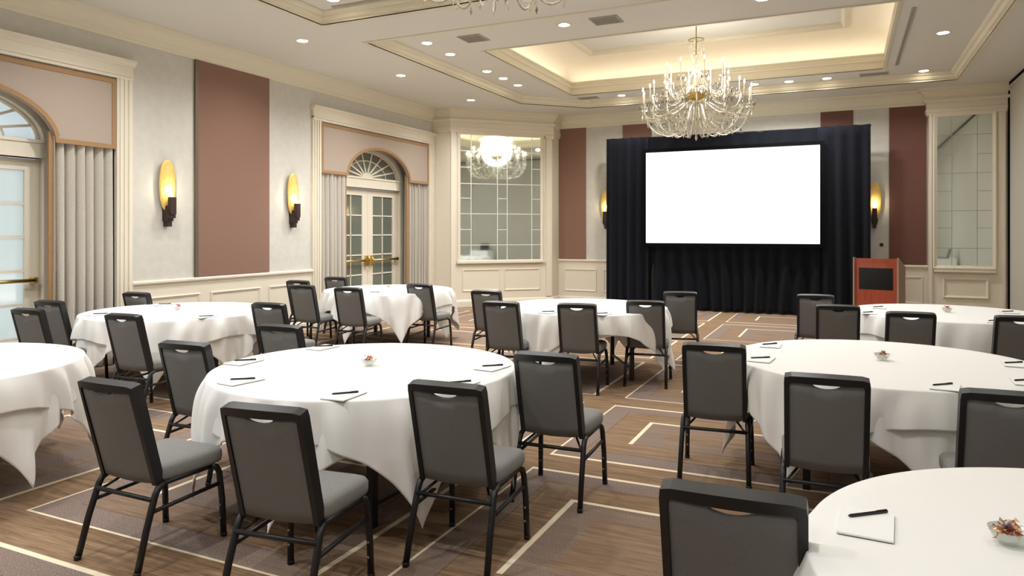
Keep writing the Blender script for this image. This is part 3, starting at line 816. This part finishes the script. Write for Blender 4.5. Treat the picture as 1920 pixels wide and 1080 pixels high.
# ------------------------------------------------------------------ chair
def make_chair(name):
    t = bpy.data.objects.new(name, None); C.objects.link(t)
    Wd, Hb = .392, .50              # back width and height along its slope
    p0 = Vector((0, .125, .395)); p1 = Vector((0, .0, .885)); ax = (p1-p0); Hb = ax.length; ax.normalize(); nrm = Vector((0, ax.z, -ax.y))  # nrm towards the front
    def bk(u, w, d):                # u across, w up the slope, d towards the front
        cur = -.022*(1-(2*u/Wd)**2)*min(1, max(0, w/Hb*1.1))
        return p0+Vector((u, 0, 0))+ax*w+nrm*(d+cur)
    # backrest pad with the hand-hold notch
    ih = Hb-.03; iw = Wd-.044
    def top(u):
        a = abs(u)/.066
        return ih-(.027*math.sqrt(max(0, 1-a*a)) if a < 1 else 0)
    mb = MB(); nu, nv = 41, 9
    us = [(-iw/2+iw*i/(nu-1)) for i in range(nu)]
    def bot(u): return -.012*(1-(2*u/iw)**2)
    for side, d in ((0, -.012), (1, .03)):
        vs = [bk(u, bot(u)+(top(u)-bot(u))*j/(nv-1), d-(.024*max(0, (j/(nv-1)-.7)/.3) if side else 0)+(.008*math.sin(PI*j/(nv-1))*math.cos(u/iw*PI)*(1 if side else -.5))) for j in range(nv) for u in us]
        fs = [(j*nu+i, j*nu+i+1, (j+1)*nu+i+1, (j+1)*nu+i) for j in range(nv-1) for i in range(nu-1)]
        mb.add(vs, fs if side == 0 else [tuple(reversed(q)) for q in fs], True)
    o1 = nu*nv
    ring = [i for i in range(nu)] + [j*nu+nu-1 for j in range(1, nv)] + [(nv-1)*nu+i for i in range(nu-2, -1, -1)] + [j*nu for j in range(nv-2, 0, -1)]
    for i in range(len(ring)):
        a, b = ring[i], ring[(i+1) % len(ring)]; mb.f.append((a, a+o1, b+o1, b)); mb.sm.append(False)
    mb.build('backrest', M['fabb'], t)
    # black back frame: sides and top
    fw = .024
    out_, in_ = [], []
    zs = [-.005+(Hb-.03)*i/6 for i in range(7)]
    for z in zs: out_.append((-Wd/2, z)); in_.append((-Wd/2+fw, z))
    out_.append((-Wd/2+.004, Hb-.006)); in_.append((-Wd/2+fw+.002, Hb-.036))
    for i in range(1, 16):
        u = -Wd/2+.012+(Wd-.024)*i/16; q = 2*u/Wd
        out_.append((u, Hb+.012*(1-q*q))); in_.append((max(-Wd/2+fw+.004, min(Wd/2-fw-.004, u)), Hb-.03+.003*(1-q*q)))
    out_.append((Wd/2-.004, Hb-.006)); in_.append((Wd/2-fw-.002, Hb-.036))
    for z in reversed(zs): out_.append((Wd/2, z)); in_.append((Wd/2-fw, z))
    vs = []
    for (a, b), (c_, d_) in zip(out_, in_):
        vs += [bk(a, b, -.02), bk(c_, d_, -.02), bk(c_, d_, .034), bk(a, b, .034)]
    fs = []
    for i in range(len(out_)-1):
        for j in range(4): fs.append((i*4+j, (i+1)*4+j, (i+1)*4+(j+1) % 4, i*4+(j+1) % 4))
    fs += [(0, 1, 2, 3), tuple((len(out_)-1)*4+j for j in (3, 2, 1, 0))]
    MB().add(vs, fs).build('back_frame', M['black'], t)
    # seat
    def st(u, v):
        pass
    mb = MB(); nn = 36; rings = []
    def outline(k, ins):
        y0, y1, hw = .115+ins, .525-ins, .212-ins
        a = 2*PI*k/nn; c_, s_ = math.cos(a), math.sin(a); e = .28
        x = math.copysign(abs(c_)**e, c_)*hw; y = math.copysign(abs(s_)**e, s_)*(y1-y0)/2+(y0+y1)/2
        return x*(1+.03*(y-.3)/.2), y
    for ins, z in ((.02, .392), (.004, .398), (0, .415), (0, .448), (.01, .464), (.035, .474), (.09, .480), (.16, .483)):
        rings.append([(*outline(k, ins), z) for k in range(nn)])
    vs = [p for r_ in rings for p in r_]+[(0, .32, .484), (0, .32, .392)]
    fs = [(i*nn+k, i*nn+(k+1) % nn, (i+1)*nn+(k+1) % nn, (i+1)*nn+k) for i in range(len(rings)-1) for k in range(nn)]
    e = len(rings)*nn
    fs += [((len(rings)-1)*nn+k, (len(rings)-1)*nn+(k+1) % nn, e) for k in range(nn)]+[((k+1) % nn, k, e+1) for k in range(nn)]
    mb.add(vs, fs, True).build('seat', M['fabs'], t)
    # legs: bent tube each side, split into rear and front legs
    for sx in (-1, 1):
        rear = [(sx*.212, -.005, .0), (sx*.207, .05, .2), (sx*.202, .1, .345), (sx*.201, .118, .372), (sx*.2, .15, .386)]
        l = MB().tube(rear, .0160, 10).build('leg', M['black'], t)
        MB().lathe([(.0165, 0), (.0178, .02), (.0155, .022)], 10, (sx*.212, -.004, 0)).build('foot_glide', M['black'], l)
        front = [(sx*.218, .5, .0), (sx*.214, .492, .2), (sx*.207, .48, .34), (sx*.204, .465, .372), (sx*.2, .43, .386)]
        l = MB().tube(front, .0160, 10).build('leg', M['black'], t)
        MB().lathe([(.0165, 0), (.0178, .02), (.0155, .022)], 10, (sx*.218, .5, 0)).build('foot_glide', M['black'], l)
        m2 = MB()
        for z in (.1, .17): m2.lathe([(.0005, -.007), (.006, -.004), (.006, .004), (.0005, .007)], 8, (sx*.2165-sx*.003, .4785, z))
        m2.build('stacking_bumper', M['rubber'], l)
        m2 = MB().tube([(sx*.206, .075, .27), (sx*.211, .488, .285)], .0105, 8); m2.build('side_stretcher', M['black'], t)
    m2 = MB()
    for sx in (-1, 1): m2.tube([(sx*.2, .15, .386), (sx*.2, .43, .386)], .0125, 8)
    m2.tube([(-.2, .2, .386), (.2, .2, .386)], .01, 8); m2.tube([(-.2, .4, .386), (.2, .4, .386)], .01, 8)
    m2.build('seat_frame', M['black'], t)
    MB().tube([(-.203, .085, .325), (.203, .085, .325)], .0115, 8).build('rear_stretcher', M['black'], t)
    for sx in (-1, 1): MB().tube([(sx*.195, .09, .31), (sx*.12, .2, .38)], .007, 6).build('corner_brace', M['black'], t)
    return t
chair0 = make_chair('banquet_chair')
# left back-top corner (x, y), turn in degrees, label
CH = [(-3.38, 2.26, 0, 'charcoal banquet chair at far left of the near-left table, front row'),
 (-2.34, 2.17, 7, 'charcoal banquet chair closest to camera at the near-left table, black table leg beside its seat'),
 (-1.89, 2.88, 3, 'charcoal banquet chair at the front right of the near-left table'),
 (-1.78, 3.84, 2, 'charcoal banquet chair at the right rim of the near-left table, by the aisle'),
 (-.95, 4.61, 5, 'charcoal banquet chair at the left rim of the right-hand table, by the aisle'),
 (-.28, 3.83, 3, 'charcoal banquet chair in front of the right-hand table, a cloth corner hanging at its left'),
 (.47, 3.78, 2, 'charcoal banquet chair behind the bottom-right table, cut by the right edge'),
 (-.48, 2.02, 2, 'charcoal chair back at the bottom edge, left of the bottom-right table'),
 (-5.84, 4.13, 4, 'charcoal chair in front of the left middle table, back toward camera'),
 (-4.05, 3.24, 4, 'charcoal chair at left rim of the near-left table, behind the front-left chair'),
 (-7.72, 5.68, 4, 'chair showing only its top behind the left middle table, under the wainscot rail'),
 (-7.04, 4.05, 4, 'chair back above the far-left table, leftmost of the two beside the curtain'),
 (-7.62, 4.61, 4, 'chair back just below the near curtain, right one of the two by the glass door'),
 (-5.40, 5.38, 5, 'charcoal chair at the right end of the left middle table'),
 (-4.10, 4.15, 3, 'low-set chair back seen over the far-left rim of the near-left table'),
 (-7.43, 8.08, 2, 'rearmost chair of the pair left of the table by the far doors, against the wainscot'),
 (-6.75, 7.39, 4, 'front chair of the pair at the left of the table by the far doors'),
 (-7.43, 8.93, 2, 'chair top behind the table by the far doors, before the left far curtain'),
 (-5.93, 7.31, 6, 'chair in front of the table by the far doors, facing away from camera'),
 (-5.45, 8.25, 0, 'chair right of the table by the far doors, before the corner mirror'),
 (-4.14, 7.68, 2, 'rear left chair of the centre table, partly hidden by another chair'),
 (-3.37, 6.50, 4, 'front left chair of the centre table, seen above the near-left table rim'),
 (-2.60, 6.63, 7, 'chair squarely in front of the centre table, facing the screen'),
 (-2.06, 7.20, 8, 'chair at the front right of the centre table, overlapping the one behind'),
 (-1.96, 8.44, 12, 'chair at the rear right of the centre table, lighter back against the black drape'),
 (-.50, 8.73, 3, 'rear left chair of the far right table, against the foot of the drape'),
 (-.26, 7.57, 4, 'chair at the left of the far right table, just below the lectern'),
 (.33, 7.17, 5, 'chair in front of the far right table, second from the right edge'),
 (1.15, 7.22, 4, 'chair in front of the far right table, cut by the right picture edge')]
for i, (x, y, a, lab) in enumerate(CH):
    an = math.radians(a); cx, cy = x+.196*math.cos(an), y+.196*math.sin(an)
    o = chair0 if i == 0 else dup(chair0, (cx, cy, 0), an)
    o.location = (cx, cy, 0); o.rotation_euler = (0, 0, an)
    tag(o, lab, 'chair', 'banquet chairs around the round tables')

# ------------------------------------------------------------------ tables and cloths
TH = math.radians(25.054)
def make_table():
    t = bpy.data.objects.new('round_table', None); C.objects.link(t)
    MB().lathe([(.001, .718), (.905, .718), (.912, .724), (.912, .742), (.905, .748), (.001, .748)], 64).build('tabletop', M['wood'], t)
    for k in range(4):
        a = PI/4+k*PI/2; x, y = .66*math.cos(a), .62*math.sin(a)
        MB().bar((x, y, 0), (x, y, .70), .044, .044, up=(0, 1, 0)).build('leg', M['black'], t)
    for sy in (-1, 1):
        y = sy*.62*math.sin(PI/4); x = .66*math.cos(PI/4)
        MB().bar((-x, y, .12), (x, y, .12), .02, .02).bar((-x, y, .695), (x, y, .695), .03, .03).build('leg_rail', M['black'], t)
        MB().bar((0, y, .69), (0, y*.25, .7), .02, .008).bar((x, y, .45), (x, y*.25, .70), .018, .008).bar((-x, y, .45), (-x, y*.25, .70), .018, .008).build('folding_brace', M['black'], t)
    return t
def cloth_obj(name, loc, top, R, half, rot, seed, m, label, cat='tablecloth'):
    r_ = random.Random(seed); ph = [r_.random()*2*PI for _ in range(6)]
    nphi = 360; rin = [0.02, .3, .6, .82, R-.012]
    mb = MB(); vs = []
    nd = 22
    for r in rin: vs += [(r*math.cos(2*PI*k/nphi), r*math.sin(2*PI*k/nphi), top) for k in range(nphi)]
    vs += [((R-.003)*math.cos(2*PI*k/nphi), (R-.003)*math.sin(2*PI*k/nphi), top-.003) for k in range(nphi)]
    for j in range(nd+1):
        t = j/nd
        for k in range(nphi):
            a = 2*PI*k/nphi; q = (a-rot) % (PI/2); dlt = min(q, PI/2-q)         # 0 at a corner
            e = PI/4-dlt; L = half/math.cos(e); drop = (L-R)-.01
            s = drop*t
            cw = math.exp(-(dlt/.42)**2)                                         # nearness to a corner
            wv = (.55*math.sin(19*a+ph[0]+1.1*math.sin(3*a+ph[1]))+.35*math.sin(31*a+ph[2]+.8*math.sin(5*a+ph[4]))+.3*math.sin(9*a+ph[3]))
            cf = cw*math.cos(dlt*17)                                              # cone folds either side of the corner
            off = .036*math.tanh(s/.11)+.046*math.tanh(s/.14)*wv+.05*math.tanh(max(0, s-.3)*3)*cf+.03*max(0, s-.2)*cw
            off = max(off, .004*math.tanh(s/.02))*((.70+.30*min(1, max(0, (s-.22)/.3))) if R < RT-.005 else 1)
            # corner cloth gathers towards its point
            sg = 1 if q < PI/4 else -1
            ga = -sg*.3*dlt*t*cw
            rr = R+off; z = top-.008-math.sqrt(max(0, s*s-off*off*.8))
            vs.append((rr*math.cos(a+ga), rr*math.sin(a+ga), max(z, .015-loc[2])))
    rows = len(rin)+1+nd+1
    fs = [(i*nphi+k, i*nphi+(k+1) % nphi, (i+1)*nphi+(k+1) % nphi, (i+1)*nphi+k) for i in range(rows-1) for k in range(nphi)]
    fs.append(tuple(reversed(range(nphi))))
    mb.add(vs, fs, True)
    o = mb.build(name, m, None, loc)
    s_ = o.modifiers.new('s', 'SOLIDIFY'); s_.thickness = .0016; s_.offset = 1
    return tag(o, label, cat, 'white square tablecloths')
def cam_az(deg):            # azimuth measured from straight-at-camera, positive to the right -> world angle
    return -PI/2+TH+math.radians(deg)
tb0 = make_table()
TB = [(-2.73, 3.68, 28, -17, 16, 'the large near-left table'),
      (.22, 5.27, -57, -10, 20, 'the right-hand table by the aisle'),
      (.83, 2.19, 10, 55, 40, 'the bottom-right table with notepad and candy dish'),
      (-6.50, 5.43, 12, -33, 60, 'the left middle table below the wainscot'),
      (-6.10, 8.76, 19, 64, 30, 'the table by the far double doors'),
      (-2.70, 7.70, 52, -28, 50, 'the centre table before the screen'),
      (.97, 8.70, -30, 15, 10, 'the far right table near the lectern'),
      (-5.34, 2.48, 110, 72, 75, 'the table cut by the left picture edge')]
HALF = 1.125; RT = .932
for i, (x, y, az, lo, lg, nm) in enumerate(TB):
    o = tb0 if i == 0 else dup(tb0, (x, y, 0))
    o.location = (x, y, 0); o.rotation_euler = (0, 0, cam_az(lg)-PI/4)
    tag(o, 'folding table under %s' % nm.replace('the ', 'cloths of the ', 1), 'table', 'round banquet tables')
    cloth_obj('tablecloth', (x, y, .752), 0, RT-.014, HALF, cam_az(lo), 11+i, M['cloth'], 'lower white cloth with long pointed corners on %s' % nm)
    cloth_obj('tablecloth', (x, y, .7565), 0, RT+.004, HALF+.01, cam_az(az), 11+i, M['cloth'], 'upper white cloth covering the top of %s' % nm)

# ------------------------------------------------------------------ notepads, pens, candy dishes
ZT = .7592
def pad_parts():
    o = MB().box(-.07, .07, -.108, .108, .0012, .006).build('notepad', M['paperpad'])
    MB().box(-.07, .07, -.108, .108, 0, .0012).build('backing_card', M['padback'], o); return o
def pen_parts():
    mb = MB().tube([(-.068, 0, .0048), (-.06, 0, .0048), (.068, 0, .0048)], [.0015, .0048, .0048], 8); o = mb.build('pen', M['pen'])
    MB().box(.03, .066, -.0015, .0015, .0085, .0105).build('pocket_clip', M['black'], o); return o
PN = [((-3.52, 3.44), 'on the near-left table at its left rim, second row'), ((-3.08, 2.99), 'on the near-left table, nearest its left front rim'),
      ((-2.33, 2.95), 'on the near-left table, closest to camera between two chairs'), ((-1.98, 3.95), 'on the near-left table, right side by the aisle chair'),
      ((-1.93, 3.44), 'on the near-left table, just behind the front-right chair back'), ((-3.44, 4.11), 'on the near-left table, at the far left rim'),
      ((-.50, 5.59), 'on the right-hand table, farthest along its left rim'), ((-.50, 4.95), 'on the right-hand table, beside the aisle chair back'),
      ((.49, 4.50), 'on the right-hand table, front rim between two chairs'), ((.98, 5.45), 'on the right-hand table, cut by the right edge, upper one'),
      ((.92, 4.83), 'on the right-hand table, cut by the right edge, lower one'), ((.07, 2.33), 'on the bottom-right table, large in the foreground'),
      ((-5.72, 5.09), 'on the left middle table, right of its candy dish'), ((-6.86, 4.78), 'on the left middle table, at its left front rim'),
      ((-7.12, 5.75), 'on the left middle table, far side by the hidden chair'), ((-6.2, 4.66), 'on the left middle table, front rim behind a chair'),
      ((-5.88, 8.10), 'on the table by the far doors, front rim'), ((-2.81, 6.90), 'on the centre table, front rim left of the middle chair'),
      ((-2.25, 6.98), 'on the centre table, front rim right of the middle chair'), ((.34, 8.90), 'on the far right table, far left rim by the lectern'),
      ((.22, 8.25), 'on the far right table, left rim beside a chair back'), ((1.28, 7.98), 'on the far right table, front rim'),
      ((1.55, 8.95), 'on the far right table, far right side')]
pad0, pen0 = pad_parts(), pen_parts()
ctr = [(x, y) for x, y, *_ in TB]
for i, ((x, y), where) in enumerate(PN):
    a = math.radians(random.Random(i).uniform(-7, 7))-.05
    o = pad0 if i == 0 else dup(pad0, (x, y, ZT))
    o.location = (x, y, ZT); o.rotation_euler = (0, 0, a)
    tag(o, 'white notepad ' + where, 'notepad', 'notepads at the place settings')
    if i == 11: o.location = (.055, 2.29, ZT)
    q = pen0 if i == 0 else dup(pen0, (x, y, ZT+.006))
    q.location = (x-.01, y+.02, ZT+.0062); q.rotation_euler = (0, 0, TH+math.radians(random.Random(i+50).uniform(8, 22)))
    tag(q, 'black pen lying ' + where, 'pen', 'pens on the notepads')
def dish():
    t = MB().lathe([(.001, .002), (.022, .001), (.03, .004), (.045, .022), (.055, .045), (.0575, .0465), (.053, .045), (.043, .026), (.028, .010), (.001, .008)], 24)
    return t.build('glass_candy_dish', M['glassy'])
DC = [(-2.72, 3.69, 'near-left'), (.22, 5.28, 'right-hand'), (.40, 2.31, 'bottom-right'), (-6.53, 5.45, 'left middle'), (-6.07, 8.70, 'far-door'), (.97, 8.73, 'far right')]
d_ = None; cand = []
for k in range(5):
    mb = MB(); mb.octa((0, 0, 0), .0085, .007); mb.add([(.008, 0, 0), (.019, .008, .004), (.019, -.008, -.004)], [(0, 1, 2)]); mb.add([(-.008, 0, 0), (-.019, .008, -.004), (-.019, -.008, .004)], [(0, 1, 2)])
    me = mb.build('wrapped_candy', M['candy%d' % k]); cand.append(me)
used = set()
for i, (x, y, nm) in enumerate(DC):
    o = dish() if d_ is None else dup(d_, (x, y, ZT))
    d_ = d_ or o; o.location = (x, y, ZT); o.scale = (.88, .88, .88)
    tag(o, 'small glass candy dish in the middle of the %s table' % nm, 'candy dish', 'glass candy dishes')
    rr = random.Random(i+9)
    for k in range(22 if i == 2 else 9):
        a = rr.random()*2*PI; lay = k % 3; r_ = (.03, .022, .012)[lay]*rr.uniform(.5, 1); ci = rr.randrange(5)
        q = cand[ci]
        if ci in used: q = q.copy(); C.objects.link(q)
        used.add(ci)
        q.location = (x+r_*math.cos(a), y+r_*math.sin(a), ZT+.026+.013*lay+rr.uniform(0, .004)); q.rotation_euler = (rr.uniform(-.5, .5), rr.uniform(-.5, .5), rr.random()*6)
        q.scale = (1.25, 1.25, 1.25) if i != 2 else (1.1, 1.1, 1.1)
        tag(q, 'wrapped orange and red candy in the glass dish of the %s table' % nm, 'candy', 'wrapped candies in the %s dish' % nm)
for k, q in enumerate(cand):
    if k not in used: bpy.data.objects.remove(q)

# white stand by the right wall, seen only in the corner mirror
t = thing('service_stand', 'small white-draped stand seen only as a reflection in the corner mirror', 'stand', (2.28, 8.75, 0))
MB().box(-.25, .25, -.35, .35, .0, .93).build('white_cover', M['cloth'], t)
t = thing('laptop', 'black open laptop on the white stand reflected in the corner mirror', 'laptop', (2.26, 8.8, .931))
MB().box(-.12, .12, -.17, .17, 0, .02).build('keyboard_base', M['black'], t)
MB().bar((.1, 0, .02), (.16, 0, .24), .34, .015, up=(1, 0, 0)).build('display_lid', M['glossblk'], t)

# ------------------------------------------------------------------ daylight outside, camera
w = bpy.data.worlds.new('world'); sc.world = w; w.use_nodes = True
bg = w.node_tree.nodes['Background']; bg.inputs[0].default_value = (.86, .94, 1, 1); bg.inputs[1].default_value = .75
cam = bpy.data.cameras.new('camera'); co = bpy.data.objects.new('camera', cam); C.objects.link(co)
co.location = (0, 0, 1.6); co.rotation_euler = (PI/2, 0, TH)
cam.sensor_width = 36; cam.lens = 1337/1920*36; cam.shift_y = -105/1920; cam.clip_start = .05
sc.camera = co
sc.view_settings.view_transform = 'Standard'; sc.view_settings.look = 'None'
sc.view_settings.exposure = 1.02; sc.view_settings.gamma = 1; sc.view_settings.use_curve_mapping = False
